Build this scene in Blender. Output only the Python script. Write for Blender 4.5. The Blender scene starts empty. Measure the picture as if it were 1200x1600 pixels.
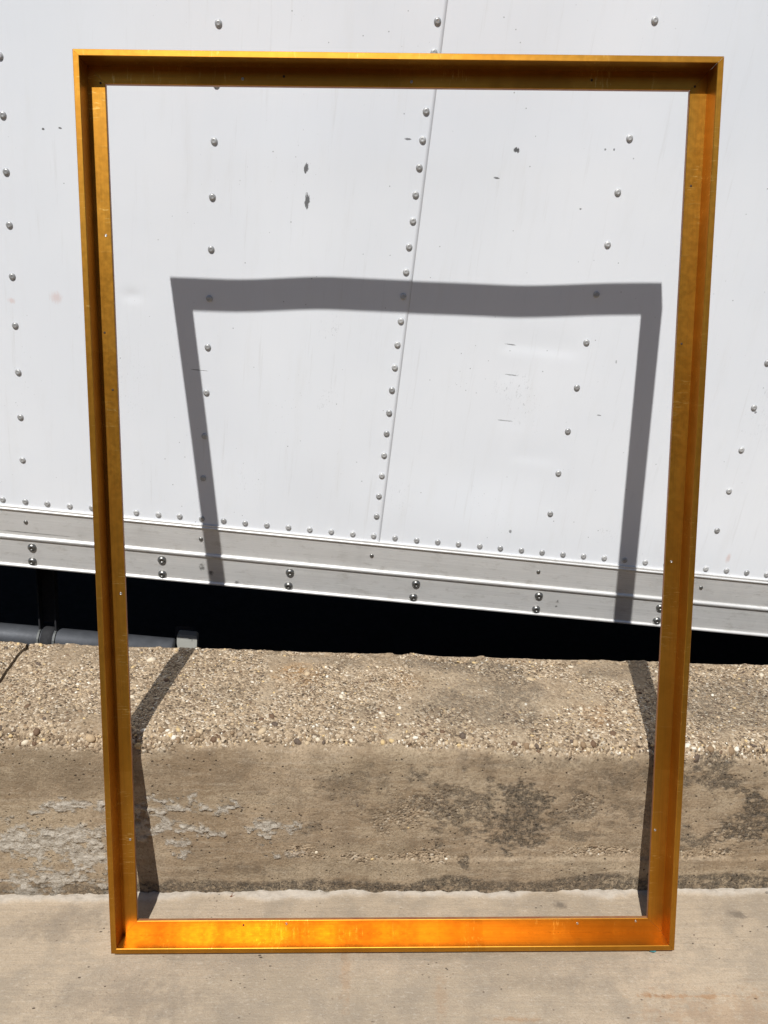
import bpy, math, random
import numpy as np
from mathutils import Vector, Matrix

random.seed(4); rng = np.random.default_rng(11)
scene = bpy.context.scene
C = scene.collection

# ------------------------------------------------------------------ camera, sky, sun, exposure
CAM_H = 1.352
cam = bpy.data.cameras.new('camera'); co = bpy.data.objects.new('camera', cam); C.objects.link(co)
co.location = (0, 0, CAM_H)
co.rotation_euler = (math.radians(90 - 23.22), 0, 0)
cam.sensor_fit = 'HORIZONTAL'; cam.sensor_width = 36.0; cam.lens = 36.0 * 1297.2 / 1200.0
cam.clip_start = 0.02; cam.clip_end = 500
scene.camera = co

LIGHT = Vector((0.1765, 1.0, -1.4866)).normalized()
wd = bpy.data.worlds.new('World'); scene.world = wd; wd.use_nodes = True
nt = wd.node_tree
sky = nt.nodes.new('ShaderNodeTexSky'); sky.sky_type = 'NISHITA'; sky.sun_disc = False
sky.sun_elevation = math.asin(-LIGHT.z)
sky.sun_rotation = math.atan2(-LIGHT.x, -LIGHT.y)
sky.altitude = 200; sky.air_density = 1.0; sky.dust_density = 0.6; sky.ozone_density = 1.0
nt.nodes['Background'].inputs['Strength'].default_value = 0.06
nt.links.new(sky.outputs[0], nt.nodes['Background'].inputs['Color'])

sun = bpy.data.lights.new('sun', 'SUN'); so = bpy.data.objects.new('sun', sun); C.objects.link(so)
sun.energy = 4.3; sun.angle = math.radians(0.53); sun.color = (1.0, 0.990, 0.968)
so.rotation_euler = LIGHT.to_track_quat('-Z', 'Y').to_euler(); so.location = (-2, -8, 12)

scene.view_settings.view_transform = 'Standard'; scene.view_settings.look = 'None'
scene.view_settings.exposure = 0.13; scene.view_settings.gamma = 1.0
scene.view_settings.use_curve_mapping = False
scene.cycles.max_bounces = 6; scene.cycles.glossy_bounces = 5; scene.cycles.diffuse_bounces = 3
scene.cycles.transmission_bounces = 0; scene.cycles.transparent_max_bounces = 2
scene.cycles.sample_clamp_indirect = 6
scene.cycles.use_adaptive_sampling = True; scene.cycles.adaptive_threshold = 0.02

# ------------------------------------------------------------------ helpers
def smooth(a, b, x):
    t = np.clip((x - a) / (b - a), 0, 1); return t * t * (3 - 2 * t)

def _hash(ix, iy, seed):
    n = (ix.astype(np.int64) * 374761393 + iy.astype(np.int64) * 668265263 + seed * 1442695041) & 0x7fffffff
    n = ((n ^ (n >> 13)) * 1274126177) & 0x7fffffff
    return ((n ^ (n >> 16)) & 0xffff) / 65535.0

def vnoise(x, y, seed=0):
    ix = np.floor(x); iy = np.floor(y); fx = x - ix; fy = y - iy
    fx = fx * fx * (3 - 2 * fx); fy = fy * fy * (3 - 2 * fy)
    a = _hash(ix, iy, seed); b = _hash(ix + 1, iy, seed); c = _hash(ix, iy + 1, seed); d = _hash(ix + 1, iy + 1, seed)
    return (a * (1 - fx) + b * fx) * (1 - fy) + (c * (1 - fx) + d * fx) * fy

def fbm(x, y, o=4, seed=0, g=0.5):
    s = 0; a = 1; t = 0
    for k in range(o):
        s = s + a * (vnoise(x * 2 ** k + 17.3 * k, y * 2 ** k + 9.1 * k, seed + k) * 2 - 1); t += a; a *= g
    return s / t

def new_mesh(name, V, F, smooth_shade=True):
    """V Nx3 array, F MxK array of equal-sided faces"""
    V = np.asarray(V, np.float32); F = np.asarray(F, np.int32); m = bpy.data.meshes.new(name)
    k = F.shape[1]
    m.vertices.add(len(V)); m.vertices.foreach_set('co', V.ravel())
    m.loops.add(F.size); m.loops.foreach_set('vertex_index', F.ravel())
    m.polygons.add(len(F)); m.polygons.foreach_set('loop_start', np.arange(0, F.size, k, dtype=np.int32))
    m.polygons.foreach_set('use_smooth', np.full(len(F), smooth_shade))
    m.update(calc_edges=True); m.validate(); return m

def py_mesh(name, V, F, smooth_shade=False):
    m = bpy.data.meshes.new(name); m.from_pydata([tuple(v) for v in V], [], F)
    m.polygons.foreach_set('use_smooth', [smooth_shade] * len(m.polygons)); m.update(); return m

def attr(m, name, vals):
    a = m.attributes.new(name, 'FLOAT', 'POINT'); a.data.foreach_set('value', np.asarray(vals, np.float32).ravel())

def obj(name, mesh, mat=None, parent=None, loc=None):
    o = bpy.data.objects.new(name, mesh); C.objects.link(o)
    if mat is not None and not mesh.materials: mesh.materials.append(mat)
    if parent: o.parent = parent
    if loc is not None: o.location = loc
    return o

def tag(o, label=None, cat=None, group=None, kind=None):
    if label: o['label'] = label
    if cat: o['category'] = cat
    if group: o['group'] = group
    if kind: o['kind'] = kind
    return o

def grid_faces(nu, nv):
    i = np.arange(nu - 1)[:, None] * nv + np.arange(nv - 1)[None, :]
    i = i.ravel(); return np.stack([i, i + nv, i + nv + 1, i + 1], 1)

def box(x0, x1, y0, y1, z0, z1, V=None, F=None):
    V = [] if V is None else V; F = [] if F is None else F
    b = len(V)
    V += [(x0, y0, z0), (x1, y0, z0), (x1, y1, z0), (x0, y1, z0), (x0, y0, z1), (x1, y0, z1), (x1, y1, z1), (x0, y1, z1)]
    F += [[b + i for i in f] for f in ((0, 3, 2, 1), (4, 5, 6, 7), (0, 1, 5, 4), (1, 2, 6, 5), (2, 3, 7, 6), (3, 0, 4, 7))]
    return V, F

def lathe(prof, n=20, axis='y'):
    """prof list of (r, h); h along -Y (towards the viewer of the panel). closed at ends"""
    V = []; F = []
    for r, h in prof:
        for k in range(n):
            a = 2 * math.pi * k / n
            V.append((r * math.cos(a), -h, r * math.sin(a)) if axis == 'y' else (h, r * math.cos(a), r * math.sin(a)))
    for j in range(len(prof) - 1):
        for k in range(n):
            F.append([j * n + k, j * n + (k + 1) % n, (j + 1) * n + (k + 1) % n, (j + 1) * n + k])
    F.append(list(range(n))[::-1]); F.append([(len(prof) - 1) * n + k for k in range(n)])
    return V, F

# ------------------------------------------------------------------ node helpers
class NT:
    def __init__(s, name):
        s.m = bpy.data.materials.new(name); s.m.use_nodes = True; s.t = s.m.node_tree
        s.b = s.t.nodes['Principled BSDF']; s.n = s.t.nodes; s.obj = s.node('ShaderNodeTexCoord').outputs['Object']
    def node(s, k, **kw):
        n = s.n.new(k) if hasattr(s, 'n') else s.t.nodes.new(k)
        for a, v in kw.items(): setattr(n, a, v)
        return n
    def put(s, sock, v):
        if hasattr(v, 'is_linked') or isinstance(v, bpy.types.NodeSocket): s.t.links.new(v, sock)
        else: sock.default_value = v
    def math(s, op, a, b=0.0, clamp=False):
        n = s.node('ShaderNodeMath', operation=op); n.use_clamp = clamp
        s.put(n.inputs[0], a); s.put(n.inputs[1], b); return n.outputs[0]
    def mix(s, f, a, b, mode='MIX'):
        n = s.node('ShaderNodeMix', data_type='RGBA', blend_type=mode)
        s.put(n.inputs[0], f)
        for i, v in ((6, a), (7, b)): s.put(n.inputs[i], (*v, 1) if isinstance(v, tuple) and len(v) == 3 else v)
        return n.outputs[2]
    def mapv(s, scale=(1, 1, 1), loc=(0, 0, 0), src=None):
        n = s.node('ShaderNodeMapping'); s.put(n.inputs[0], src or s.obj)
        n.inputs['Scale'].default_value = scale; n.inputs['Location'].default_value = loc; return n.outputs[0]
    def noise(s, scale, detail=4, rough=0.55, vec=None, dist=0.0, col=False):
        n = s.node('ShaderNodeTexNoise'); s.put(n.inputs['Vector'], vec or s.obj)
        n.inputs['Scale'].default_value = scale; n.inputs['Detail'].default_value = detail
        n.inputs['Roughness'].default_value = rough; n.inputs['Distortion'].default_value = dist
        return n.outputs[1 if col else 0]
    def vor(s, scale, feature='F1', vec=None, out=0):
        n = s.node('ShaderNodeTexVoronoi', feature=feature); s.put(n.inputs['Vector'], vec or s.obj)
        n.inputs['Scale'].default_value = scale; return n.outputs[out]
    def ramp(s, f, stops, interp='LINEAR'):
        n = s.node('ShaderNodeValToRGB'); s.put(n.inputs[0], f); e = n.color_ramp.elements; n.color_ramp.interpolation = interp
        while len(e) < len(stops): e.new(0.5)
        for el, (p, c) in zip(e, stops):
            el.position = p; el.color = (*c, 1) if len(c) == 3 else c
        return n.outputs[0]
    def rng(s, f, a, b, c=0.0, d=1.0):
        n = s.node('ShaderNodeMapRange', interpolation_type='SMOOTHSTEP'); s.put(n.inputs[0], f)
        for i, v in zip((1, 2, 3, 4), (a, b, c, d)): n.inputs[i].default_value = v
        return n.outputs[0]
    def attr(s, name): return s.node('ShaderNodeAttribute', attribute_name=name).outputs['Fac']
    def spot(s, cx, cy, rx, ry, axes='XZ', nz=None, amp=0.8, inner=0.55, outer=1.0):
        if not hasattr(s, 'sep'):
            s.sep = s.node('ShaderNodeSeparateXYZ'); s.put(s.sep.inputs[0], s.obj)
        sp = s.sep
        a = s.math('DIVIDE', s.math('SUBTRACT', sp.outputs['XYZ'.index(axes[0])], cx), rx)
        b = s.math('DIVIDE', s.math('SUBTRACT', sp.outputs['XYZ'.index(axes[1])], cy), ry)
        d = s.math('SQRT', s.math('ADD', s.math('MULTIPLY', a, a), s.math('MULTIPLY', b, b)))
        if nz is not None: d = s.math('ADD', d, s.math('MULTIPLY', s.math('SUBTRACT', nz, 0.5), amp * 2))
        return s.rng(d, inner, outer, 1.0, 0.0)
    def bump(s, h, strength=0.5, dist=0.002, prev=None):
        n = s.node('ShaderNodeBump'); n.inputs['Strength'].default_value = strength; n.inputs['Distance'].default_value = dist
        s.put(n.inputs['Height'], h)
        if prev is not None: s.put(n.inputs['Normal'], prev)
        return n.outputs[0]
    def done(s, color=None, rough=None, metal=None, normal=None, spec=None):
        for k, v in (('Base Color', color), ('Roughness', rough), ('Metallic', metal), ('Normal', normal), ('Specular IOR Level', spec)):
            if v is not None: s.put(s.b.inputs[k], (*v, 1) if isinstance(v, tuple) and len(v) == 3 else v)
        return s.m

def plain(name, col, rough=0.6, metal=0.0, var=0.15, scale=40):
    n = NT(name); f = n.noise(scale, 5)
    c = n.mix(f, tuple(max(0, x * (1 - var)) for x in col), tuple(min(1, x * (1 + var)) for x in col))
    r = n.rng(n.noise(scale * 2.3, 3), 0.2, 0.8, rough * 0.85, min(1, rough * 1.15))
    return n.done(c, r, metal, n.bump(n.noise(scale * 6, 3), 0.15, 0.001))

# ------------------------------------------------------------------ materials
def mat_pavement():
    n = NT('pavement_concrete')
    big = n.noise(2.2, 5, 0.6); mid = n.noise(14, 5, 0.65)
    c = n.mix(n.rng(big, 0.32, 0.68), (0.335, 0.270, 0.194), (0.49, 0.388, 0.276))
    c = n.mix(n.rng(mid, 0.42, 0.66, 0, 0.6), c, (0.29, 0.24, 0.182))
    st = n.noise(30, 5, 0.65, n.mapv((0.30, 6.0, 1)))                     # broom strokes along the wall
    c = n.mix(n.rng(st, 0.42, 0.68, 0.0, 0.30), c, (0.28, 0.235, 0.185))
    fine = n.noise(260, 4, 0.7); fine2 = n.noise(150, 4, 0.7, n.mapv((0.7, 1.6, 1), (3, 1, 2)))
    c = n.mix(n.rng(fine, 0.46, 0.66, 0.0, 0.34), c, (0.255, 0.192, 0.133))
    c = n.mix(n.rng(fine2, 0.54, 0.68, 0.0, 0.3), c, (0.58, 0.51, 0.415))
    pit = n.rng(n.vor(70, vec=n.mapv((1, 1.6, 1))), 0.07, 0.17, 1, 0)
    pit = n.math('MULTIPLY', pit, n.rng(n.noise(11, 4, 0.7), 0.53, 0.64))
    pit2 = n.math('MULTIPLY', n.rng(n.vor(23, vec=n.mapv((1, 1.8, 1), (7, 3, 0))), 0.04, 0.085, 1, 0), n.rng(n.noise(5, 4, 0.7), 0.46, 0.55))
    pit = n.math('MAXIMUM', pit, pit2)
    c = n.mix(n.math('MULTIPLY', pit, 0.85), c, (0.075, 0.055, 0.04))
    crust = n.attr('crust'); c = n.mix(n.math('MULTIPLY', crust, 0.8), c, n.mix(fine2, (0.34, 0.295, 0.24), (0.62, 0.555, 0.47)))
    wob = n.noise(60, 5, 0.75)
    for cx, cy, rx, ry, k in ((0.54, 1.006, 0.10, 0.004, 0.5), (0.46, 1.008, 0.012, 0.006, 0.5), (0.22, 0.962, 0.04, 0.005, 0.4), (0.60, 0.97, 0.16, 0.05, 0.25), (-0.07, 1.05, 0.010, 0.08, 0.25), (0.10, 1.0, 0.012, 0.05, 0.2)):
        c = n.mix(n.math('MULTIPLY', n.spot(cx, cy, rx, ry, 'XY', wob, 2.2, 0.2, 1.2), k), c, (0.32, 0.165, 0.07))
    for cx, cy, rx, ry, k in ((0.345, 1.200, 0.018, 0.012, 0.7), (0.69, 1.178, 0.026, 0.012, 0.6), (-0.45, 0.99, 0.18, 0.05, 0.30), (0.08, 1.09, 0.2, 0.02, 0.2), (-0.62, 1.15, 0.10, 0.05, 0.3), (0.30, 1.03, 0.13, 0.02, 0.2)):
        c = n.mix(n.math('MULTIPLY', n.spot(cx, cy, rx, ry, 'XY', wob, 1.3, 0.2, 1.1), k), c, (0.13, 0.105, 0.08))
    h = n.math('SUBTRACT', n.math('ADD', n.math('MULTIPLY', st, 0.6), n.math('MULTIPLY', fine, 0.9)), n.math('MULTIPLY', pit, 1.4))
    return n.done(c, 0.9, 0, n.bump(h, 0.7, 0.0018), 0.2)

def mat_wall():
    n = NT('weathered_wall_concrete')
    agg = n.attr('agg'); pla = n.attr('plaster'); sta = n.attr('stain'); rus = n.attr('rust')
    big = n.noise(3.4, 6, 0.65); mid = n.noise(24, 6, 0.68); fine = n.noise(240, 5, 0.72)
    face = n.mix(n.rng(big, 0.34, 0.66), (0.275, 0.198, 0.122), (0.43, 0.327, 0.218))
    face = n.mix(n.rng(mid, 0.42, 0.66, 0, 0.6), face, (0.21, 0.158, 0.106))
    st = n.noise(26, 5, 0.65, n.mapv((0.45, 1, 5)))
    face = n.mix(n.rng(st, 0.46, 0.68, 0, 0.5), face, (0.42, 0.342, 0.25))
    bz = n.noise(5.5, 5, 0.7, n.mapv((0.6, 1, 1.8), (1.3, 0, 2.2)))
    face = n.mix(n.rng(bz, 0.46, 0.58, 0, 0.55), face, (0.46, 0.365, 0.248))
    face = n.mix(n.rng(n.noise(4.2, 5, 0.7, n.mapv((0.8, 1, 1.4), (8, 0, 4))), 0.53, 0.66, 0, 0.6), face, (0.19, 0.140, 0.088))
    drip = n.noise(9, 4, 0.6, n.mapv((3.0, 1, 0.5)))
    face = n.mix(n.rng(drip, 0.50, 0.72, 0, 0.35), face, (0.18, 0.125, 0.075))
    face = n.mix(n.rng(fine, 0.45, 0.66, 0, 0.65), face, (0.18, 0.130, 0.080))
    face = n.mix(n.rng(n.noise(190, 4, 0.7, n.mapv((1, 1, 1), (5, 2, 1))), 0.57, 0.70, 0, 0.5), face, (0.52, 0.44, 0.335))
    pit = n.math('MULTIPLY', n.rng(n.vor(80), 0.08, 0.2, 1, 0), n.rng(n.noise(13, 4, 0.7), 0.45, 0.56))
    face = n.mix(n.math('MULTIPLY', pit, 0.85), face, (0.055, 0.04, 0.03))
    # matrix of the exposed aggregate: sandy grains of many colours
    cell = n.node('ShaderNodeTexVoronoi'); n.put(cell.inputs['Vector'], n.obj); cell.inputs['Scale'].default_value = 210
    sep = n.node('ShaderNodeSeparateColor'); n.put(sep.inputs[0], cell.outputs['Color'])
    grain = n.ramp(sep.outputs[0], [(0.0, (0.09, 0.060, 0.038)), (0.25, (0.24, 0.172, 0.108)), (0.55, (0.41, 0.308, 0.200)), (0.85, (0.53, 0.412, 0.278)), (1.0, (0.74, 0.65, 0.51))])
    gm = n.mix(n.rng(mid, 0.36, 0.64), (0.26, 0.188, 0.120), (0.52, 0.392, 0.258))
    aggc = n.mix(0.68, gm, grain)
    hole = n.math('MULTIPLY', n.rng(n.vor(110, vec=n.mapv((1, 1, 1), (3.1, 1.7, 0.4))), 0.12, 0.30, 1, 0), n.rng(n.noise(34, 4, 0.7), 0.42, 0.54))
    aggc = n.mix(n.math('MULTIPLY', hole, 0.85), aggc, (0.055, 0.037, 0.023))
    c = n.mix(agg, face, aggc)
    pn = n.noise(120, 5, 0.75)
    plc = n.mix(n.rng(pn, 0.34, 0.56), (0.34, 0.288, 0.22), (0.60, 0.545, 0.46))
    c = n.mix(n.math('MULTIPLY', pla, 0.8), c, plc)
    dk = n.mix(n.rng(n.noise(200, 4, 0.75), 0.42, 0.66), (0.032, 0.028, 0.023), (0.20, 0.168, 0.13))
    stm = n.math('MULTIPLY', sta, n.rng(n.noise(95, 6, 0.85), 0.42, 0.60, 0.12, 1.0))
    c = n.mix(n.math('MULTIPLY', stm, 0.9), c, dk)
    c = n.mix(n.math('MULTIPLY', rus, n.rng(n.noise(70, 4, 0.75), 0.38, 0.6)), c, (0.42, 0.22, 0.075))
    h = n.math('ADD', n.math('MULTIPLY', fine, 0.9), n.math('MULTIPLY', mid, 0.6))
    h = n.math('SUBTRACT', h, n.math('MULTIPLY', pit, 1.0))
    ha = n.math('SUBTRACT', n.math('MULTIPLY', cell.outputs['Distance'], -1.8), n.math('MULTIPLY', hole, 1.8))
    h = n.math('ADD', h, n.math('MULTIPLY', agg, ha))
    h = n.math('ADD', h, n.math('MULTIPLY', pla, n.math('MULTIPLY', pn, 2.0)))
    h = n.math('ADD', h, n.math('MULTIPLY', stm, n.math('MULTIPLY', n.noise(200, 3, 0.7), 1.2)))
    return n.done(c, 0.92, 0, n.bump(h, 0.9, 0.0028), 0.2)

PEB = [(0.0, (0.13, 0.072, 0.038)), (0.11, (0.25, 0.165, 0.092)), (0.25, (0.45, 0.33, 0.20)), (0.44, (0.55, 0.42, 0.265)), (0.58, (0.36, 0.285, 0.20)),
       (0.67, (0.62, 0.45, 0.22)), (0.75, (0.70, 0.60, 0.445)), (0.86, (0.80, 0.73, 0.60)), (0.94, (0.09, 0.062, 0.045))]
def mat_pebble(per_object):
    n = NT('river_pebble' if per_object else 'small_aggregate')
    f = n.node('ShaderNodeObjectInfo').outputs['Random'] if per_object else n.attr('tone')
    c = n.ramp(f, PEB, 'CONSTANT')
    c = n.mix(n.rng(n.noise(260, 4, 0.7), 0.4, 0.7, 0, 0.45), c, (0.27, 0.21, 0.15))
    if not per_object: c = n.mix(n.math('MULTIPLY', n.attr('dirt'), 0.8), c, n.mix(0.75, c, (0.07, 0.06, 0.05)))
    return n.done(c, n.rng(n.noise(90), 0.3, 0.7, 0.6, 0.9), 0, n.bump(n.noise(500, 3), 0.3, 0.0006), 0.3)

def mat_panel():
    n = NT('white_trailer_paint')
    big = n.noise(1.6, 4, 0.55)
    c = n.mix(n.rng(big, 0.3, 0.7), (0.725, 0.745, 0.772), (0.775, 0.789, 0.808))
    c = n.mix(n.rng(n.noise(9, 5, 0.65, n.mapv((3, 1, 0.5))), 0.5, 0.85, 0, 0.22), c, (0.62, 0.61, 0.58))
    c = n.mix(n.rng(n.noise(16, 5, 0.7, n.mapv((4, 1, 0.22), (3, 0, 1))), 0.56, 0.74, 0, 0.30), c, (0.55, 0.545, 0.53))   # faint rain streaks
    # tiny stone chips and specks
    ch = n.math('MULTIPLY', n.rng(n.vor(38), 0.035, 0.06, 1, 0), n.rng(n.noise(6, 3), 0.44, 0.54))
    c = n.mix(n.math('MULTIPLY', ch, 0.75), c, (0.22, 0.22, 0.22))
    ch2 = n.math('MULTIPLY', n.rng(n.vor(85, vec=n.mapv((1.6, 1, 0.7), (4.2, 0, 1.3))), 0.05, 0.09, 1, 0), n.rng(n.noise(7.3, 3, vec=n.mapv((1, 1, 1), (2, 5, 1))), 0.56, 0.66))
    c = n.mix(n.math('MULTIPLY', ch2, 0.5), c, (0.30, 0.30, 0.29))
    sc = n.math('MULTIPLY', n.rng(n.noise(190, 4, 0.8, n.mapv((1.5, 1, 0.6))), 0.56, 0.66), n.rng(n.noise(45, 3, 0.7), 0.42, 0.6))
    nz = n.noise(120, 5, 0.75, n.mapv((1.8, 1, 0.6))); nzh = n.noise(140, 5, 0.75, n.mapv((0.5, 1, 2)))
    for cx, cz, rx, rz, k in ((-0.223, .785, .006, .015, .9), (-.217, .723, .007, .02, .9), (.188, .867, .011, .007, .95), (.158, .811, .009, .003, .9),
                              (-.737, .797, .004, .0025, .95), (-.704, .802, .005, .0028, .95), (.338, .773, .004, .004, .9), (.38, .89, .004, .005, .9), (.363, .888, .003, .003, .8),
                              (-.03, .861, .011, .003, .8), (.32, .046, .005, .007, .7), (.469, .35, .006, .002, .8), (.82, .395, .004, .004, .7),
                              (.245, .483, .022, .0020, .75), (.255, .417, .020, .0018, .75), (.262, .312, .022, .0018, .6), (-.424, .353, .03, .0011, .8), (.48, .473, .004, .006, .5), (.81, .55, .005, .008, .5)):
        c = n.mix(n.math('MULTIPLY', n.spot(cx, cz, rx, rz, 'XZ', nzh if rz < .004 else nz, 1.2, 0.5, 0.72), k), c, (0.085, 0.085, 0.085))
    for cx, cz, rx, rz, k in ((-.149, .475, .035, .04, .55), (-.142, .317, .032, .04, .55), (.268, .39, .06, .045, .5), (.30, .34, .05, .05, .35), (.55, .06, .04, .03, .5), (-.30, .1, .05, .06, .3), (.05, .1, .06, .06, .3), (.83, .40, .05, .1, .3), (-.6, .3, .1, .15, .25)):
        c = n.mix(n.math('MULTIPLY', n.math('MULTIPLY', n.spot(cx, cz, rx, rz, 'XZ', None, 0, 0.3, 1.0), sc), k), c, (0.12, 0.12, 0.12))
    for cx, cz, rx, rz, k in ((-.724, .475, .016, .016, .30), (-.817, .458, .01, .008, .3), (.859, .033, .008, .016, .35)):
        c = n.mix(n.math('MULTIPLY', n.spot(cx, cz, rx, rz, 'XZ', nz, 0.7, 0.2, 1.0), k), c, (0.55, 0.26, 0.17))
    return n.done(c, n.rng(n.noise(5, 4), 0.3, 0.7, 0.38, 0.52), 0, n.bump(n.noise(260, 3), 0.05, 0.0006), 0.4)

def mat_alu():
    n = NT('mill_aluminium')
    br = n.noise(40, 5, 0.6, n.mapv((0.06, 1, 10)))
    c = n.mix(n.rng(br, 0.3, 0.7), (0.68, 0.672, 0.65), (0.76, 0.75, 0.725))
    c = n.mix(n.rng(n.noise(7, 5, 0.65), 0.45, 0.8, 0, 0.4), c, (0.50, 0.49, 0.465))
    c = n.mix(n.rng(n.noise(28, 6, 0.75, n.mapv((0.8, 1, 2))), 0.52, 0.68, 0, 0.45), c, (0.46, 0.44, 0.40))
    sl = n.math('MULTIPLY', n.rng(n.noise(140, 4, 0.7, n.mapv((0.12, 1, 2.5))), 0.60, 0.68), n.rng(n.noise(8, 3), 0.48, 0.6))
    c = n.mix(n.math('MULTIPLY', sl, 0.6), c, (0.88, 0.87, 0.85))
    nz = n.noise(110, 5, 0.75)
    for cx, cz, rx, rz in ((.469, -.127, .006, .007), (.469, -.142, .006, .004), (-.403, -.126, .012, .016), (-.38, -.14, .01, .012), (-.317, -.158, .012, .006), (-.62, -.055, .02, .01)):
        c = n.mix(n.math('MULTIPLY', n.spot(cx, cz, rx, rz, 'XZ', nz, 1.1, 0.2, 0.7), 0.75), c, (0.10, 0.095, 0.085))
    c = n.mix(n.math('MULTIPLY', n.spot(-.80, -.079, .13, .0012, 'XZ', n.noise(30, 3), 0.6, 0.5, 1.0), 0.8), c, (0.09, 0.085, 0.08))
    dent = n.spot(-.53, -.093, .04, .006, 'XZ', n.noise(60, 3), 0.5, 0.2, 1.0)
    h = n.math('ADD', n.math('MULTIPLY', br, 0.5), n.math('MULTIPLY', dent, -1.0))
    return n.done(c, n.rng(br, 0.3, 0.7, 0.44, 0.58), 0.5, n.bump(h, 0.16, 0.0012), 0.5)

def mat_gold(axis):
    n = NT('gold_leaf_' + ('upright' if axis == 'Z' else 'crosswise'))
    sp = n.node('ShaderNodeSeparateXYZ'); n.put(sp.inputs[0], n.obj)
    wv = n.math('MULTIPLY', n.math('SUBTRACT', n.noise(30, 3), 0.5), 0.012)
    u = n.math('ADD', n.math('DIVIDE', sp.outputs[axis], 0.083), n.math('DIVIDE', wv, 0.083))
    fr = n.math('FRACT', u); fl = n.math('FLOOR', u)
    wn = n.node('ShaderNodeTexWhiteNoise', noise_dimensions='1D'); n.put(wn.inputs['W'], fl)
    line = n.rng(n.math('ABSOLUTE', n.math('SUBTRACT', fr, 0.5)), 0.478, 0.497, 0, 1)
    line = n.math('MULTIPLY', line, n.rng(n.noise(23, 3), 0.5, 0.62))
    c = n.mix(wn.outputs['Value'], (0.53, 0.238, 0.026), (0.585, 0.275, 0.036))
    mot = n.noise(28, 6, 0.68)
    c = n.mix(n.rng(mot, 0.40, 0.70, 0, 0.35), c, (0.42, 0.178, 0.018))
    wr = n.noise(90, 5, 0.7, n.mapv((0.5, 1, 4) if axis == 'Z' else (4, 1, 0.5)))
    scr = n.math('MULTIPLY', n.rng(wr, 0.57, 0.63), n.rng(n.noise(11, 3), 0.52, 0.62))
    c = n.mix(n.math('MAXIMUM', n.math('MULTIPLY', line, 0.22), n.math('MULTIPLY', scr, 0.85)), c, (0.80, 0.52, 0.15))
    pat = n.noise(5, 5, 0.65, n.mapv((1, 1, 1), (2.7, 0, 1.1)))
    c = n.mix(n.rng(pat, 0.44, 0.62, 0, 0.5), c, (0.36, 0.150, 0.016))
    r = n.math('ADD', n.rng(n.noise(120, 4), 0.3, 0.7, 0.36, 0.41), n.rng(pat, 0.4, 0.65, -0.03, 0.02))
    stk = n.noise(70, 5, 0.65, n.mapv((7, 7, 0.12) if axis == 'Z' else (0.12, 7, 7)))           # burnishing streaks along the moulding
    c = n.mix(n.rng(stk, 0.42, 0.66, 0, 0.24), c, (0.30, 0.135, 0.020))
    h = n.math('ADD', n.math('MULTIPLY', n.noise(38, 3), 0.4), n.math('ADD', n.math('MULTIPLY', line, 0.25), n.math('MULTIPLY', stk, 0.12)))
    return n.done(c, r, 0.93, n.bump(h, 0.07, 0.0015), 0.5)

def mat_bole():
    n = NT('red_bole_edge'); f = n.noise(40, 5, 0.7)
    return n.done(n.mix(n.rng(f, 0.35, 0.7), (0.30, 0.11, 0.05), (0.42, 0.22, 0.09)), 0.5, n.rng(f, 0.5, 0.7, 0.1, 0.6))

def mat_rivet():
    n = NT('silver_painted_rivet'); f = n.node('ShaderNodeObjectInfo').outputs['Random']
    c = n.mix(f, (0.36, 0.36, 0.355), (0.54, 0.54, 0.53))
    c = n.mix(n.rng(n.noise(300, 4, 0.7), 0.45, 0.65, 0, 0.5), c, (0.25, 0.24, 0.225))
    return n.done(c, n.rng(f, 0, 1, 0.36, 0.55), 0.3, n.bump(n.noise(700, 3), 0.25, 0.0005))

M = dict(pave=mat_pavement(), wall=mat_wall(), peb=mat_pebble(True), agg=mat_pebble(False), panel=mat_panel(), alu=mat_alu(),
         goldz=mat_gold('Z'), goldx=mat_gold('X'), bole=mat_bole(),
         rivet=mat_rivet(), bolt=plain('grey_steel_bolt', (0.24, 0.235, 0.22), 0.33, 0.85, 0.15, 300),
         seamshade=plain('grey_seam_shade', (0.50, 0.50, 0.495), 0.8), under=plain('dark_underbody_paint', (0.02, 0.02, 0.022), 0.8, 0, 0.3),
         pipe=plain('dull_galvanised_pipe', (0.085, 0.09, 0.10), 0.55, 0.3, 0.4, 30), clamp=plain('grey_clamp_steel', (0.11, 0.115, 0.11), 0.6, 0.3),
         cap=plain('pale_grey_plastic', (0.44, 0.435, 0.39), 0.8, 0, 0.15), asphalt=plain('worn_asphalt', (0.05, 0.05, 0.05), 0.9, 0, 0.3, 20),
         tyre=plain('black_tyre_rubber', (0.02, 0.02, 0.02), 0.8), rim=plain('white_steel_rim', (0.6, 0.6, 0.6), 0.4), body=plain('white_trailer_skin', (0.75, 0.75, 0.75), 0.5),
         screw=plain('zinc_screw', (0.45, 0.43, 0.40), 0.35, 0.9), hole=plain('dark_screw_hole', (0.05, 0.025, 0.01), 0.8),
         teal=plain('teal_paint', (0.05, 0.20, 0.22), 0.6), leaf=plain('dry_brown_leaf', (0.16, 0.07, 0.035), 0.7))

# ------------------------------------------------------------------ the setting: pavement, parking lot, dock ramp
def lines(lo, hi, a, b, fine, grow=1.35):
    v = list(np.arange(a, b + fine / 2, fine)); s = fine; x = v[-1]
    while x < hi: s *= grow; x += s; v.append(min(x, hi))
    s = fine; x = v[0]
    while x > lo: s *= grow; x -= s; v.insert(0, max(x, lo))
    return np.array(v)

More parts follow.
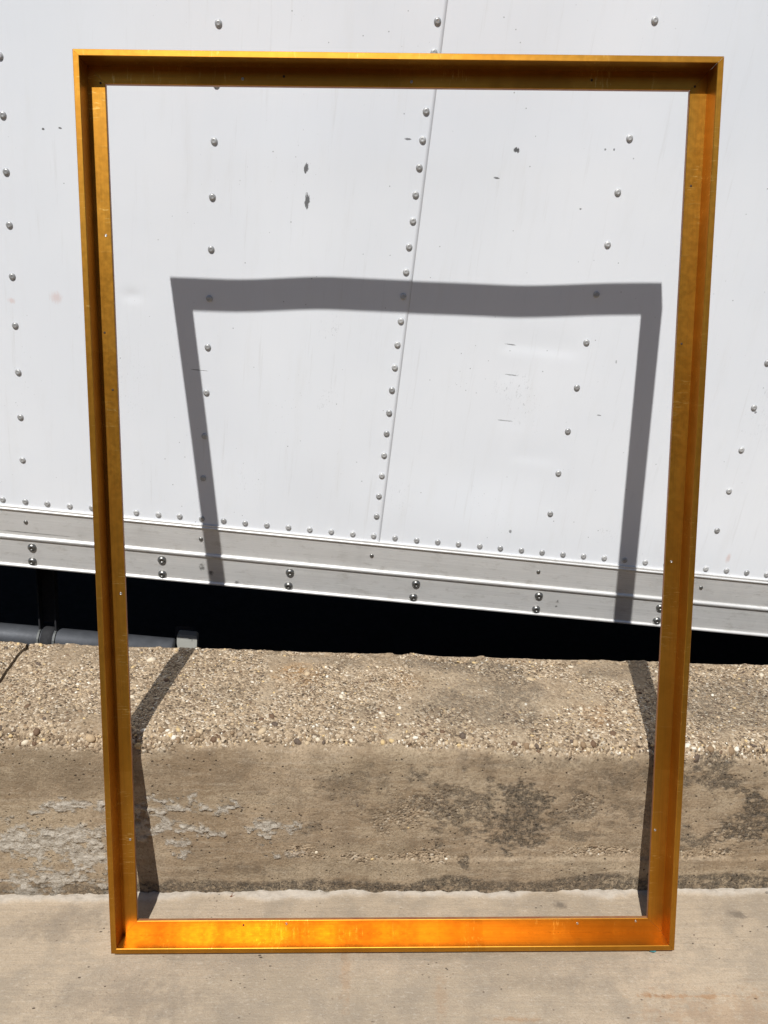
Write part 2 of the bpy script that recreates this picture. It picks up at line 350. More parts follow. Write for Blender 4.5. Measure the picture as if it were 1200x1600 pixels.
def wall_y(x): return 1.2265 + 0.021 * x
GS = -0.009          # the pavement falls a little to the right
xs = lines(-40, 40, -1.15, 1.15, 0.004); ys = lines(0.15, 1.30, 0.80, 1.30, 0.004)
X, Y = np.meshgrid(xs, ys, indexing='ij')
dw = wall_y(np.clip(X, -3, 3)) - Y
edge = 0.010 + 0.018 * fbm(X * 9, X * 0 + 3, 4, 5) + 0.006 * fbm(X * 60, Y * 60, 3, 6)
crust = smooth(0.006, -0.004, dw - edge) * (np.abs(X) < 3)
Z = 0.0012 * fbm(X * 3, Y * 3, 3, 1) + 0.0006 * fbm(X * 40, Y * 90, 3, 2) + crust * (0.0045 + 0.006 * fbm(X * 70, Y * 70, 3, 8))
m = new_mesh('pavement', np.stack([X, Y, Z - 0.0015 + GS * np.clip(X, -6, 6)], -1).reshape(-1, 3), grid_faces(len(xs), len(ys)))
attr(m, 'crust', crust); pave = tag(obj('pavement', m, M['pave']), kind='structure')

V, F = [], []
for x0, x1, za, zb in ((-80, -6, 0.034, 0.034), (-6, 6, 0.034, -0.074), (6, 80, -0.074, -0.074)):
    b = len(V); V += [(x0, -80, za), (x1, -80, zb), (x1, 0.20, zb), (x0, 0.20, za)]; F.append([b, b + 1, b + 2, b + 3])
tag(obj('parking_lot', py_mesh('parking_lot', V, F), M['asphalt']), kind='structure')
V = []; F = []
SL = math.tan(math.radians(6.63))
for x, z in ((-80, -0.02), (-7.0, -0.02), (11.0, -0.82 - 11 * SL), (80, -0.82 - 11 * SL)):
    V += [(x, 1.42, z), (x, 80, z)]
for i in range(3): F.append([2 * i, 2 * i + 2, 2 * i + 3, 2 * i + 1])
tag(obj('dock_ramp', py_mesh('dock_ramp', V, F), M['asphalt']), kind='structure')

Vb, Fb = box(-14, 16, 4.75, 5.05, -3.0, 0.55)  # added unseen wall blocks light, keeping the gap under the trailer black
o = obj('light_block_wall', py_mesh('light_block_wall', Vb, Fb), plain('light_block_concrete', (0.16, 0.15, 0.14), 0.9, 0, 0.25, 3)); tag(o, kind='structure')

# added unseen building behind the camera, darkening the gilding's reflections and the trailer's shadow
wh = bpy.data.objects.new('added_building', None); C.objects.link(wh); wh.location = (2.0, -9.0, -0.06)
tag(wh, 'added brown brick building with roll-up doors, unseen, darkening the gilding and trailer shadow', 'building')
brick = NT('brown_brick'); bt = brick.node('ShaderNodeTexBrick'); brick.put(bt.inputs['Vector'], brick.mapv((1, 1, 1))); mp = bt.inputs['Vector'].links[0].from_node; mp.inputs['Rotation'].default_value = (math.radians(90), 0, 0)
bt.inputs['Color1'].default_value = (0.16, 0.085, 0.055, 1); bt.inputs['Color2'].default_value = (0.21, 0.11, 0.07, 1); bt.inputs['Mortar'].default_value = (0.22, 0.20, 0.18, 1); bt.inputs['Scale'].default_value = 4.0
brick.done(bt.outputs['Color'], 0.9)
Vb, Fb = box(-18, 18, -12, 0, 0, 6.2); obj('brick_shell', py_mesh('brick_shell', Vb, Fb), brick.m, wh)
Vb, Fb = box(-18.1, 18.1, -12.1, 0.1, 6.2005, 6.45); obj('parapet', py_mesh('parapet', Vb, Fb), M['clamp'], wh)
for dx in (-12, -6, 0, 6, 12):
    Vb, Fb = box(dx - 1.5, dx + 1.5, 0.002, 0.05, 0.0, 3.4)
    for k in range(11): box(dx - 1.46, dx + 1.46, 0.0505, 0.065, 0.05 + k * 0.30, 0.31 + k * 0.30, Vb, Fb)
    obj('roll_up_door', py_mesh('roll_up_door', Vb, Fb), M['bolt'], wh)

# ------------------------------------------------------------------ low concrete wall in two sections, exposed aggregate on top
H0 = 0.347
def wall_path(ds=0.0022):
    pts = []
    yb, yt, bk = 1.2265, 1.2485, 1.574
    def arc(cy, cz, r, a0, a1, n):
        return [(cy + r * math.cos(a), cz + r * math.sin(a)) for a in np.linspace(a0, a1, n)]
    r1, r2 = 0.030, 0.014
    poly = [(yb, -0.06), (yb, 0.0), (yt, H0 - r1)] + arc(yt + r1, H0 - r1, r1, math.pi, math.pi / 2, 14)[1:] + arc(bk - r2, H0 - r2, r2, math.pi / 2, 0, 9)
    poly = np.array(poly)
    seg = np.r_[0, np.cumsum(np.hypot(*np.diff(poly, axis=0).T))]
    q = np.arange(0, seg[-1], ds)
    P = np.stack([np.interp(q, seg, poly[:, 0]), np.interp(q, seg, poly[:, 1])], 1)
    tail = np.array([(bk, H0 - r2 - d) for d in (0.006, 0.02, 0.05, 0.1, 0.2, 0.5, 1.0, 1.6, 2.4)])
    P = np.concatenate([P, tail]); q = np.r_[0, np.cumsum(np.hypot(*np.diff(P, axis=0).T))]
    T = np.gradient(P, axis=0); T /= np.linalg.norm(T, axis=1)[:, None]
    N = np.stack([-T[:, 1], T[:, 0]], 1)
    return q, P, N
QP, PP, NN = wall_path()
Q_EDGE = QP[np.argmin(np.abs(PP[:, 1] - (H0 - 0.006)) + 10 * (PP[:, 0] > 1.3))]
ICO_T = (1 + 5 ** 0.5) / 2
ICO = np.array([(-1, ICO_T, 0), (1, ICO_T, 0), (-1, -ICO_T, 0), (1, -ICO_T, 0), (0, -1, ICO_T), (0, 1, ICO_T), (0, -1, -ICO_T), (0, 1, -ICO_T), (ICO_T, 0, -1), (ICO_T, 0, 1), (-ICO_T, 0, -1), (-ICO_T, 0, 1)])
ICO /= np.linalg.norm(ICO[0])
ICF = np.array([(0, 11, 5), (0, 5, 1), (0, 1, 7), (0, 7, 10), (0, 10, 11), (1, 5, 9), (5, 11, 4), (11, 10, 2), (10, 7, 6), (7, 1, 8), (3, 9, 4), (3, 4, 2), (3, 2, 6), (3, 6, 8), (3, 8, 9), (4, 9, 5), (2, 4, 11), (6, 2, 10), (8, 6, 7), (9, 8, 1)])

def ell(x, z, cx, cz, rx, rz, nz, amp=0.5, soft=0.3):
    d = np.sqrt(((x - cx) / rx) ** 2 + ((z - cz) / rz) ** 2) + nz * amp
    return smooth(1.0, 1.0 - soft, d)

def pebble_protos():
    out = []
    for k in range(14):
        a = bpy.data.meshes.new('pebble')
        import bmesh
        bm = bmesh.new(); bmesh.ops.create_icosphere(bm, subdivisions=2 if k < 0 else 1, radius=1.0)
        sx, sy, sz = rng.uniform(0.75, 1.3), rng.uniform(0.6, 0.95), rng.uniform(0.4, 0.6)
        for v in bm.verts:
            v.co = Vector((v.co.x * sx, v.co.y * sy, v.co.z * sz)) * rng.uniform(0.84, 1.12)
        for f in bm.faces: f.smooth = True
        bm.to_mesh(a); bm.free(); a.materials.append(M['peb']); out.append(a)
    return out
PROTO = pebble_protos()

def wall_section(x0, x1, label, n_big, n_small, seed):
    root = bpy.data.objects.new('concrete_wall', None); C.objects.link(root)
    tag(root, label, 'wall', 'sections of the low concrete wall')
    lo, hi = max(x0, -0.95), min(x1, 0.95)
    xv = lines(x0, x1, lo, hi, 0.0022, 1.25)
    X, Q = np.meshgrid(xv, QP, indexing='ij')
    PY = np.broadcast_to(PP[:, 0], X.shape); PZ = np.broadcast_to(PP[:, 1], X.shape)
    NY = np.broadcast_to(NN[:, 0], X.shape); NZ = np.broadcast_to(NN[:, 1], X.shape)
    back = smooth(1.566, 1.574, PY) * smooth(H0, H0 - 0.02, PZ)
    n1 = fbm(X * 14, Q * 14, 5, 31); n2 = fbm(X * 45, Q * 45, 4, 37); n3 = fbm(X * 5, Q * 5, 4, 41); ns = fbm(X * 10, Q * 40, 4, 43); nf = fbm(X * 100, Q * 160, 3, 47)
    lim = Q_EDGE - 0.020 + 0.026 * fbm(X * 6, X * 0, 4, 51) + 0.016 * n2 + 0.008 * nf
    top = smooth(-0.010, 0.006, Q - lim)
    agg = top.copy()
    for e in ((0.42, 0.095, 0.11, 0.022), (0.045, 0.085, 0.12, 0.020), (0.06, 0.19, 0.11, 0.055), (0.70, 0.14, 0.07, 0.05), (0.39, 0.215, 0.035, 0.035), (0.66, 0.09, 0.06, 0.02), (-0.17, 0.10, 0.05, 0.018)):
        agg = np.maximum(agg, ell(X, PZ, *e, n1 * 1.3 + n2 * 0.9, 0.8, 0.7) * (Q < Q_EDGE) * (0.75 if e[1] < .12 else 0.6))
    # smoother paste patch on the top
    agg *= 1 - 0.75 * ell(X, PY, -0.145, 1.545, 0.055, 0.045, n1, 0.6, 0.5) * (Q > Q_EDGE)
    worn = smooth(0.05, 0.32, fbm(X * 9, Q * 9, 4, 55)) * (Q > Q_EDGE + 0.01)
    agg *= 1 - 0.65 * worn
    pla = np.zeros_like(X)
    for cx, cz, rx, rz in ((-0.39, 0.203, 0.085, 0.020), (-0.345, 0.20, 0.045, 0.014), (-0.585, 0.205, 0.055, 0.010), (-0.46, 0.148, 0.105, 0.016), (-0.40, 0.118, 0.022, 0.022), (-0.64, 0.125, 0.10, 0.035),
                           (-0.67, 0.055, 0.075, 0.065), (-0.70, 0.12, 0.05, 0.05), (-0.235, 0.155, 0.045, 0.018), (-0.215, 0.142, 0.03, 0.012), (-0.31, 0.142, 0.02, 0.006), (-0.57, 0.08, 0.05, 0.03), (-0.19, 0.09, 0.03, 0.008)):
        pla = np.maximum(pla, ell(X, PZ, cx, cz, rx * 0.98, rz * 1.0, n2 * 0.9 + ns * 1.0 + nf * 1.3, 1.0, 0.55))
    pla *= (Q < Q_EDGE - 0.05) * (1 - 0.8 * agg)
    sta = np.zeros_like(X)
    for cx, cz, rx, rz, k in ((0.12, 0.195, 0.085, 0.062, 0.75), (0.02, 0.20, 0.10, 0.045, 0.4), (0.265, 0.185, 0.058, 0.062, 1.0), (0.24, 0.165, 0.05, 0.02, 0.8), (0.385, 0.215, 0.04, 0.045, 0.65), (0.37, 0.26, 0.03, 0.03, 0.4),
                              (0.64, 0.285, 0.10, 0.05, 0.85), (0.71, 0.16, 0.07, 0.07, 1.0), (0.62, 0.12, 0.05, 0.02, 0.7), (0.16, 0.075, 0.012, 0.02, 0.9), (0.50, 0.20, 0.08, 0.03, 0.4), (0.50, 0.29, 0.10, 0.03, 0.4), (-0.06, 0.25, 0.09, 0.03, 0.4), (0.28, 0.31, 0.12, 0.02, 0.35), (-0.30, 0.06, 0.12, 0.02, 0.3), (0.34, 0.16, 0.03, 0.03, 0.5), (0.38, 0.13, 0.04, 0.012, 0.5), (-0.10, 0.155, 0.05, 0.014, 0.6), (0.9, 0.2, 0.1, 0.1, 0.8)):
        sta = np.maximum(sta, k * ell(X, PZ, cx, cz, rx, rz, n1 * 1.2 + n2 * 1.2 + nf * 0.8, 0.95, 0.65))
    bz = 0.030 + 0.018 * fbm(X * 7, X * 0, 3, 61) + 0.010 * n2
    sta = np.maximum(sta, smooth(0.006, -0.006, PZ - bz) * np.clip(0.75 + 0.45 * smooth(-0.4, 0.1, X) + 0.6 * fbm(X * 4, X * 0, 3, 66), 0.3, 1)) * (Q < Q_EDGE)
    tst = np.zeros_like(X)
    for cx, cy, rx, ry, k in ((0.18, 1.36, 0.17, 0.07, 0.5), (0.10, 1.53, 0.24, 0.045, 0.6), (0.72, 1.40, 0.17, 0.14, 0.6), (0.28, 1.44, 0.10, 0.06, 0.55), (-0.02, 1.36, 0.06, 0.04, 0.35), (0.45, 1.50, 0.12, 0.05, 0.5), (-0.35, 1.40, 0.08, 0.03, 0.25), (-0.6, 1.33, 0.1, 0.03, 0.3)):
        tst = np.maximum(tst, k * ell(X, PY, cx, cy, rx, ry, n1 + n3, 0.7, 0.7))
    sta = np.maximum(sta, tst * (Q > Q_EDGE))
    rus = 0.55 * ell(X, PY, -0.19, 1.475, 0.07, 0.05, n1 * 1.3, 0.6, 0.9) + 0.40 * ell(X, PY, 0.43, 1.35, 0.07, 0.07, n1 * 1.3, 0.6, 0.9) + 0.3 * ell(X, PY, 0.05, 1.45, 0.06, 0.05, n1, 0.6, 0.9)
    rus = rus * (Q > Q_EDGE)
    # relief
    D = 0.0035 * n3 + 0.0010 * n1
    D += agg * (-0.0025 + 0.0016 * n2 + 0.0011 * fbm(X * 130, Q * 130, 2, 71))
    D += (1 - agg) * (0.0010 * n2 + 0.0006 * nf)
    D += pla * (0.0034 + 0.0046 * fbm(X * 75, Q * 120, 4, 77))
    nearE = np.exp(-((Q - Q_EDGE + 0.002) / 0.024) ** 2)
    D -= nearE * (0.003 + 0.022 * np.abs(fbm(X * 13, Q * 10, 4, 81)))
    foot = smooth(0.082, 0.072, PZ + 0.006 * n1) * (Q < Q_EDGE) * smooth(-0.1, 0.15, X)
    D += foot * 0.004
    qb = QP[np.argmin(np.abs(PY[0] - 1.566))]
    D -= np.exp(-((Q - qb) / 0.03) ** 2) * (0.020 * np.abs(fbm(X * 7, X * 0 + 5, 4, 91)) + 0.016 * np.abs(fbm(X * 30, Q * 20, 3, 93)))
    # fine cracks
    for cx, a, b, qa, qz in ((-0.14, 0.012, 3.1, Q_EDGE, 9), (0.40, 0.012, 8.0, Q_EDGE - 0.10, Q_EDGE)):
        cxl = cx + a * fbm(Q * 20, Q * 0 + b, 4, 97)
        D -= 0.0022 * np.exp(-((X - cxl) / 0.0022) ** 2) * (Q > qa) * (Q < qz)
    D = D * (1 - back)
    endfall = smooth(0.012, 0.0, X - x0) + smooth(0.012, 0.0, x1 - X)
    D -= endfall * (0.006 + 0.004 * n2) * (1 - back)
    zs = 1 - 0.045 * np.clip(X, -3, 3) / H0
    VX = X; VY = PY + NY * D + np.clip(X, -3, 3) * (0.021 - 0.008 * smooth(1.2485, 1.574, PY)); VZ = np.where(PZ > 0, PZ * zs, PZ + GS * np.clip(X, -3, 3)) + NZ * D
    # inner ends close the section
    m = new_mesh('wall_body', np.stack([VX, VY, VZ], -1).reshape(-1, 3), grid_faces(len(xv), len(QP))[:, ::-1])
    for a, v in (('agg', agg), ('plaster', pla), ('stain', sta), ('rust', rus)): attr(m, a, np.clip(v, 0, 1))
    body = obj('wall_body', m, M['wall'], root)
    body['label'] = 'tan weathered concrete body with stained face and rough top'
    for xi, nm in ((0, 0), (len(xv) - 1, 1)):
        ring = [(VX[xi, j], VY[xi, j], VZ[xi, j]) for j in range(0, len(QP), 3)] + [(VX[xi, -1], VY[xi, -1], VZ[xi, -1]), (VX[xi, 0], VY[xi, 0], -2.4)]
        f = list(range(len(ring)));
        obj('end_face', py_mesh('end_face', ring, [f if xi else f[::-1]]), M['wall'], root)
    # pebbles
    lo2, hi2 = max(x0 + 0.01, -1.05), min(x1 - 0.01, 1.05)
    i0, i1 = np.searchsorted(xv, lo2), np.searchsorted(xv, hi2) - 1
    jmax = np.argmin(np.abs(QP - (qb + 0.006)))
    w = np.clip(agg[i0:i1, :jmax], 0, 1) ** 1.6; w[:, QP[:jmax] < 0.10] *= (w[:, QP[:jmax] < 0.10] > 0.5)
    isf = (Q[i0:i1, :jmax] < Q_EDGE - 0.02)
    w = np.where(isf, w * 0.22, w)
    p = (w / w.sum()).ravel()
    def place(n, pw):
        idx = rng.choice(p.size, n, p=pw); ii = idx // w.shape[1] + i0; jj = idx % w.shape[1]
        pos = np.stack([VX[ii, jj] + rng.uniform(-.0015, .0015, n), VY[ii, jj], VZ[ii, jj]], 1)
        nn = np.stack([0 * ii, NN[jj, 0], NN[jj, 1]], 1); return pos, nn, jj, ii
    def frames(nn, n):
        t = np.tile([1.0, 0, 0], (n, 1)); b = np.cross(nn, t); a = rng.uniform(0, 2 * np.pi, n)[:, None]
        u = t * np.cos(a) + b * np.sin(a); v = -t * np.sin(a) + b * np.cos(a)
        tilt = rng.normal(0, 0.16, (n, 2)); nn2 = nn + u * tilt[:, :1] + v * tilt[:, 1:]; nn2 /= np.linalg.norm(nn2, axis=1)[:, None]
        u = u - nn2 * (u * nn2).sum(1)[:, None]; u /= np.linalg.norm(u, axis=1)[:, None]; v = np.cross(nn2, u); return u, v, nn2
    # larger ones prefer the worn front edge
    QQ = Q[i0:i1, :jmax]; wb = w * (1 + 3 * np.exp(-((QQ - Q_EDGE - 0.005) / 0.030) ** 2)); pb = (wb / wb.sum()).ravel()
    pos, nn, jj, _ = place(n_big, pb); u, v, k = frames(nn, n_big)
    r = np.clip(rng.lognormal(math.log(0.0055), 0.33, n_big), 0.0040, 0.0120)
    nearedge = np.abs(QP[jj] - Q_EDGE) < 0.03
    r = np.where(nearedge, np.clip(r * 1.3, 0, 0.0125), r)
    for q in range(n_big):
        o = bpy.data.objects.new('pebble', PROTO[q % len(PROTO)]); C.objects.link(o); o.parent = root
        mt = Matrix((u[q], v[q], k[q])).transposed().to_4x4() @ Matrix.Scale(r[q], 4)
        mt.translation = Vector(pos[q] - nn[q] * r[q] * 0.14); o.matrix_local = mt
    pos, nn, PJ, PI = place(n_small, p); u, v, k = frames(nn, n_small)
    r = np.clip(rng.lognormal(math.log(0.0019), 0.45, n_small), 0.0010, 0.0044)
    sx = rng.uniform(0.8, 1.35, n_small); sy = rng.uniform(0.6, 1.0, n_small); sz = rng.uniform(0.4, 0.7, n_small)
    jit = rng.uniform(0.8, 1.15, (n_small, 12, 1))
    L = ICO[None] * jit * np.stack([sx, sy, sz], 1)[:, None, :] * r[:, None, None]
    W = L[..., :1] * u[:, None] + L[..., 1:2] * v[:, None] + L[..., 2:] * k[:, None] + (pos - nn * (r * 0.24)[:, None])[:, None]
    Fa = (ICF[None] + 12 * np.arange(n_small)[:, None, None]).reshape(-1, 3)
    m = new_mesh('exposed_aggregate', W.reshape(-1, 3), Fa); tone = rng.uniform(0, 1, n_small) ** 1.0
    attr(m, 'tone', np.repeat(tone, 12)); attr(m, 'dirt', np.repeat(np.clip(sta[PI, PJ], 0, 1), 12))
    tag(obj('exposed_aggregate', m, M['agg'], root), kind='stuff')
    return root
wall_section(-0.776, 3.2, 'long tan concrete wall section with dark stains, grey mortar scabs and pebbly worn top', 285, 10500, 1)
wall_section(-3.2, -0.783, 'plain end of the concrete wall beyond the crosswise joint, pebbly top', 30, 2500, 2)

# ------------------------------------------------------------------ trailer
O = Vector((-0.02346, 1.78892, CAM_H - 0.82852))
es = Vector((0.993188, 0.016147, -0.115402)); et = Vector((0.115387, 0.001876, 0.993319)); en = et.cross(es)
R3 = Matrix((es, en, et)).transposed()
trailer = bpy.data.objects.new('box_trailer', None); C.objects.link(trailer)
tag(trailer, 'white riveted box trailer with aluminium bottom rail, parked on the dock ramp', 'trailer')
trailer.matrix_world = Matrix.Translation(O) @ R3.to_4x4()
U = 0.0508
DS = np.array([-1.3, -0.9, -0.65, -0.49, -0.406, -0.335, -0.176, -0.017, 0.14, 0.248, 0.33, 0.41, 0.53, 0.75, 0.95, 1.3])
DV = np.array([0, 1.5, -1.0, 0.0, 2.0, 3.2, -2.6, 1.5, 4.6, 7.2, 5.0, 1.8, 0.0, 3.0, 0.5, 0]) / 907.0
sg = np.linspace(-1.4, 1.4, 561); dg = np.interp(sg, DS, DV); ker = np.exp(-(np.arange(-24, 25) / 9.0) ** 2); ker /= ker.sum(); dg = np.convolve(np.pad(dg, 24, mode='edge'), ker, 'valid')
def skin(s, t):
    d = np.interp(s, sg, dg) * smooth(0.02, 0.20, t)
    d = d + 0.0012 * fbm(s * 2.1 + 3, t * 1.7, 3, 201) * smooth(0.0, 0.1, t)
    def crease(s0, s1, t0, a):
        win = smooth(s0 - .02, s0 + .01, s) * smooth(s1 + .03, s1 - .03, s); dt = t - t0 - 0.01 * (s - s0)
        return a * win * np.where(dt > 0, np.exp(-(dt / 0.035) ** 2), np.exp(-(dt / 0.014) ** 2))
    d = d + crease(.235, .39, .483, .0013) + crease(.237, .29, .417, .0005) + crease(.245, .30, .312, .0005) + crease(.30, .395, .234, .0008)
    d = d + 0.0016 * np.exp(-(((s + .566) / .018) ** 2 + ((t - .497) / .012) ** 2))
    return d
LAP = 0.0145
def panel(k, dense):
    s0 = LAP + (k - 1) * 24 * U; s1 = s0 + 24 * U
    a = s0 - 0.030
    sv = np.arange(a, s1 + 1e-6, 0.006 if dense else 0.03); sv = np.r_[sv[sv < s1 - 0.004], s1]
    tv = np.r_[np.arange(-0.0205, 1.25, 0.006 if dense else 0.03), np.linspace(1.26, 2.45, 30)]
    S, T = np.meshgrid(sv, tv, indexing='ij')
    d = skin(S, T) - 0.0009 * smooth(s1 - 0.40, s1 - 0.03, S)
    m = new_mesh('side_panel', np.stack([S, d, T], -1).reshape(-1, 3), grid_faces(len(sv), len(tv)))
    o = obj('side_panel', m, M['panel'], trailer)
    sm = o.modifiers.new('thickness', 'SOLIDIFY'); sm.thickness = 0.0008; sm.offset = -1.0
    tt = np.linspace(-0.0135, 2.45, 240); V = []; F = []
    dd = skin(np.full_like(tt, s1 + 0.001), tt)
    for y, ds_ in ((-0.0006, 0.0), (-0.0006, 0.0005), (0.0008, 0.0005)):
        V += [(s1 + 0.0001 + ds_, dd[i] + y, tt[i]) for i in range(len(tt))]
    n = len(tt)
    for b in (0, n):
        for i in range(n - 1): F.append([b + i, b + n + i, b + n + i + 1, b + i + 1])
    obj('seam_shade_line', py_mesh('seam_shade_line', V, F), M['seamshade'], o)  # thin grey strip stands in for the lap edge's fine shadow line
    return o, s0, s1
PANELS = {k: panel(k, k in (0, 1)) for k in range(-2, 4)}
RV, RF = lathe([(0.0069, -0.004), (0.0069, 0.0010), (0.0066, 0.0020), (0.0057, 0.0031), (0.0042, 0.0039), (0.0026, 0.0043), (0.0022, 0.0040), (0.0008, 0.0041)], 18)
RM = py_mesh('rivet', RV, RF, True); RM.materials.append(M['rivet'])
def rivet(s, t):
    for k, (o, s0, s1) in PANELS.items():
        if s0 <= s < s1:
            lap = 0.0009 * float(smooth(s1 - 0.40, s1 - 0.03, np.array([s]))[0])
            r = bpy.data.objects.new('rivet', RM); C.objects.link(r); r.parent = o
            r.location = (s + rng.normal(0, .0005), float(skin(np.array([s]), np.array([t]))[0]) - lap, t + rng.normal(0, .0005))
            r.rotation_euler = (rng.normal(0, .05), rng.uniform(0, 6.28), rng.normal(0, .05))
for i in range(-24, 25): rivet(i * U, 0)
for c in range(-3, 4):
    step = 1 if c % 3 == 0 else 2
    for k in range(step, 25, step): rivet(c * 8 * U, k * U)

# bottom rail, an extrusion
def arcp(cy, ct, r, a0, a1, n=6): return [(cy - r * math.cos(a), ct + r * math.sin(a)) for a in np.linspace(a0, a1, n)]   # depth, t (bulges to -y)
hp = math.pi / 2
prof = [(0.004, -0.0140), (-0.0042, -0.0140), (-0.0046, -0.0146), (-0.0046, -0.0182), (-0.0042, -0.0186)]
prof += arcp(-0.0046, -0.0212, 0.0026, hp, -hp, 7)
prof += [(-0.0032, -0.0242), (-0.0028, -0.0246), (-0.0028, -0.0872)] + arcp(-0.0028, -0.0932, 0.0056, hp, -hp, 9) + [(-0.0028, -0.0994), (-0.0028, -0.1632)]
prof += arcp(-0.0034, -0.1676, 0.0042, hp, -hp, 9) + [(0.002, -0.1722), (0.07, -0.1722), (0.07, -0.166), (0.010, -0.166), (0.010, -0.014)]
sv = np.linspace(-4.42, 4.42, 120); P = np.array(prof)
wob = 0.0007 * fbm(sv * 1.3, sv * 0, 3, 301)
V = np.stack([np.repeat(sv, len(P)), np.tile(P[:, 0], len(sv)) + np.repeat(wob, len(P)), np.tile(P[:, 1], len(sv))], 1)
F = grid_faces(len(sv), len(P))
m = new_mesh('bottom_rail', V, F[:, ::-1]); rail = obj('bottom_rail', m, M['alu'], trailer)
m.polygons.foreach_set('use_smooth', [True] * len(m.polygons))
es_ = rail.modifiers.new('edges', 'EDGE_SPLIT'); es_.split_angle = math.radians(32)
BV, BF = lathe([(0.0104, -0.004), (0.0104, 0.0010), (0.0100, 0.0022), (0.0086, 0.0046), (0.0060, 0.0066), (0.0032, 0.0072), (0.0029, 0.0052), (0.0012, 0.0054)], 22)
BM = py_mesh('bolt', BV, BF, True); BM.materials.append(M['bolt'])
SV, SF = lathe([(0.0050, -0.004), (0.0050, 0.0008), (0.0043, 0.0022), (0.0020, 0.0030), (0.0006, 0.0028)], 14)
SM = py_mesh('screw', SV, SF, True); SM.materials.append(M['bolt'])
for k in range(-6, 6):
    s = 0.1147 + 0.3055 * k
    for t in (-0.1165, -0.1540):
        b = obj('bolt', BM, None, rail, (s + rng.normal(0, .0008), -0.0028, t + rng.normal(0, .0006))); b.rotation_euler = (rng.normal(0, .06), rng.uniform(0, 6), rng.normal(0, .06))
for c in range(-4, 5): obj('screw', SM, None, rail, (c * 8 * U, -0.0028, -0.0518))

# body behind the skin, floor, cross members, far rail, wheels and landing legs
Vb, Fb = box(-4.40, 4.40, 0.035, 2.56, -0.013, 2.47); obj('cargo_body', py_mesh('cargo_body', Vb, Fb), M['body'], trailer)
Vb, Fb = box(-4.41, 4.41, -0.012, 2.60, 2.4505, 2.53); obj('top_rail', py_mesh('top_rail', Vb, Fb), M['alu'], trailer)
Vb, Fb = box(-4.42, 4.42, 2.50, 2.575, -0.172, -0.0135); obj('far_rail', py_mesh('far_rail', Vb, Fb), M['alu'], trailer)
Vb, Fb = box(-4.40, 4.40, 0.072, 2.49, -0.060, -0.0145); obj('floor_deck', py_mesh('floor_deck', Vb, Fb), M['under'], trailer)
Vb, Fb = [], []
for z0, z1, hw in ((-0.068, -0.061, 0.03), (-0.155, -0.068, 0.003), (-0.162, -0.155, 0.03)): box(-hw, hw, 0.012, 2.49, z0, z1, Vb, Fb)
CM = py_mesh('cross_member', Vb, Fb); CM.materials.append(M['under'])
for k in range(-14, 15): obj('cross_member', CM, None, trailer, (0.1147 + 0.3055 * k, 0, 0))
WV, WF = lathe([(0.20, -0.02), (0.27, 0.03), (0.29, 0.14), (0.45, 0.13), (0.50, 0.10), (0.51, 0.0), (0.50, -0.10), (0.45, -0.13), (0.28, -0.13), (0.2, -0.03)], 36)
HV, HF = lathe([(0.285, -0.02), (0.275, 0.06), (0.25, 0.02), (0.14, 0.05), (0.12, 0.10), (0.06, 0.12)], 24)
TY = py_mesh('tyre', WV, WF, True); TY.materials.append(M['tyre']); RI = py_mesh('rim', HV, HF, True); RI.materials.append(M['rim'])
zg = -1.352
for s in (2.4, 3.6):
    for y in (0.20, 2.36):
        w = bpy.data.objects.new('wheel', TY); C.objects.link(w); w.parent = trailer; w.location = (s, y, zg + 0.51)
        if y > 1: w.rotation_euler = (0, 0, math.pi)
        obj('rim', RI, None, w)
    Vb, Fb = box(s - 0.06, s + 0.06, 0.3, 2.26, zg + 0.45, zg + 0.57); box(s - .1, s + .1, .55, .75, zg + .571, -0.163, Vb, Fb); box(s - .1, s + .1, 1.8, 2.0, zg + .571, -0.163, Vb, Fb)
    obj('axle', py_mesh('axle', Vb, Fb), M['under'], trailer)
for y in (0.55, 1.95):
    Vb, Fb = box(-3.06, -2.94, y, y + 0.12, zg + 0.22, -0.163); box(-3.045, -2.955, y + .015, y + .105, zg + .02, zg + .2195, Vb, Fb); box(-3.13, -2.87, y - .06, y + .18, zg, zg + 0.0195, Vb, Fb)
    obj('landing_leg', py_mesh('landing_leg', Vb, Fb), M['under'], trailer)

# pipe hung under the edge, with its hanger and the pale cap at its end
PY_, PT_ = 0.175, -0.487
pv, pf = lathe([(0.030, 0), (0.034, 0.004), (0.034, 1.2), (0.034, 2.396), (0.030, 2.40)], 24, 'x')
pipe = obj('pipe', py_mesh('pipe', [(x - 2.90, y + PY_, z + PT_) for x, y, z in pv], pf, True), M['pipe'], trailer)
for s in (-0.862, -0.820):
    cv, cf = lathe([(0.0352, 0), (0.0385, 0.001), (0.0385, 0.006), (0.0352, 0.007)], 24, 'x')
    obj('clamp', py_mesh('clamp', [(x + s, y + PY_, z + PT_) for x, y, z in cv], cf, False), M['clamp'], pipe)
cv, cf = lathe([(0.0345, 0), (0.0365, 0.001), (0.0365, 0.030), (0.0345, 0.031)], 24, 'x')
obj('sleeve', py_mesh('sleeve', [(x - 0.853, y + PY_, z + PT_) for x, y, z in cv], cf, True), M['under'], pipe)
Vb, Fb = box(-0.861, -0.857, PY_ - .012, PY_ + .012, PT_ + .036, -0.1625); box(-0.818, -0.814, PY_ - .012, PY_ + .012, PT_ + .036, -0.1625, Vb, Fb); box(-0.8565, -0.8185, PY_ + .01, PY_ + .014, PT_ + .05, -0.1625, Vb, Fb)
obj('hanger', py_mesh('hanger', Vb, Fb), M['under'], pipe)
cw, cb, ct_ = 0.0275, -0.495, -0.4425
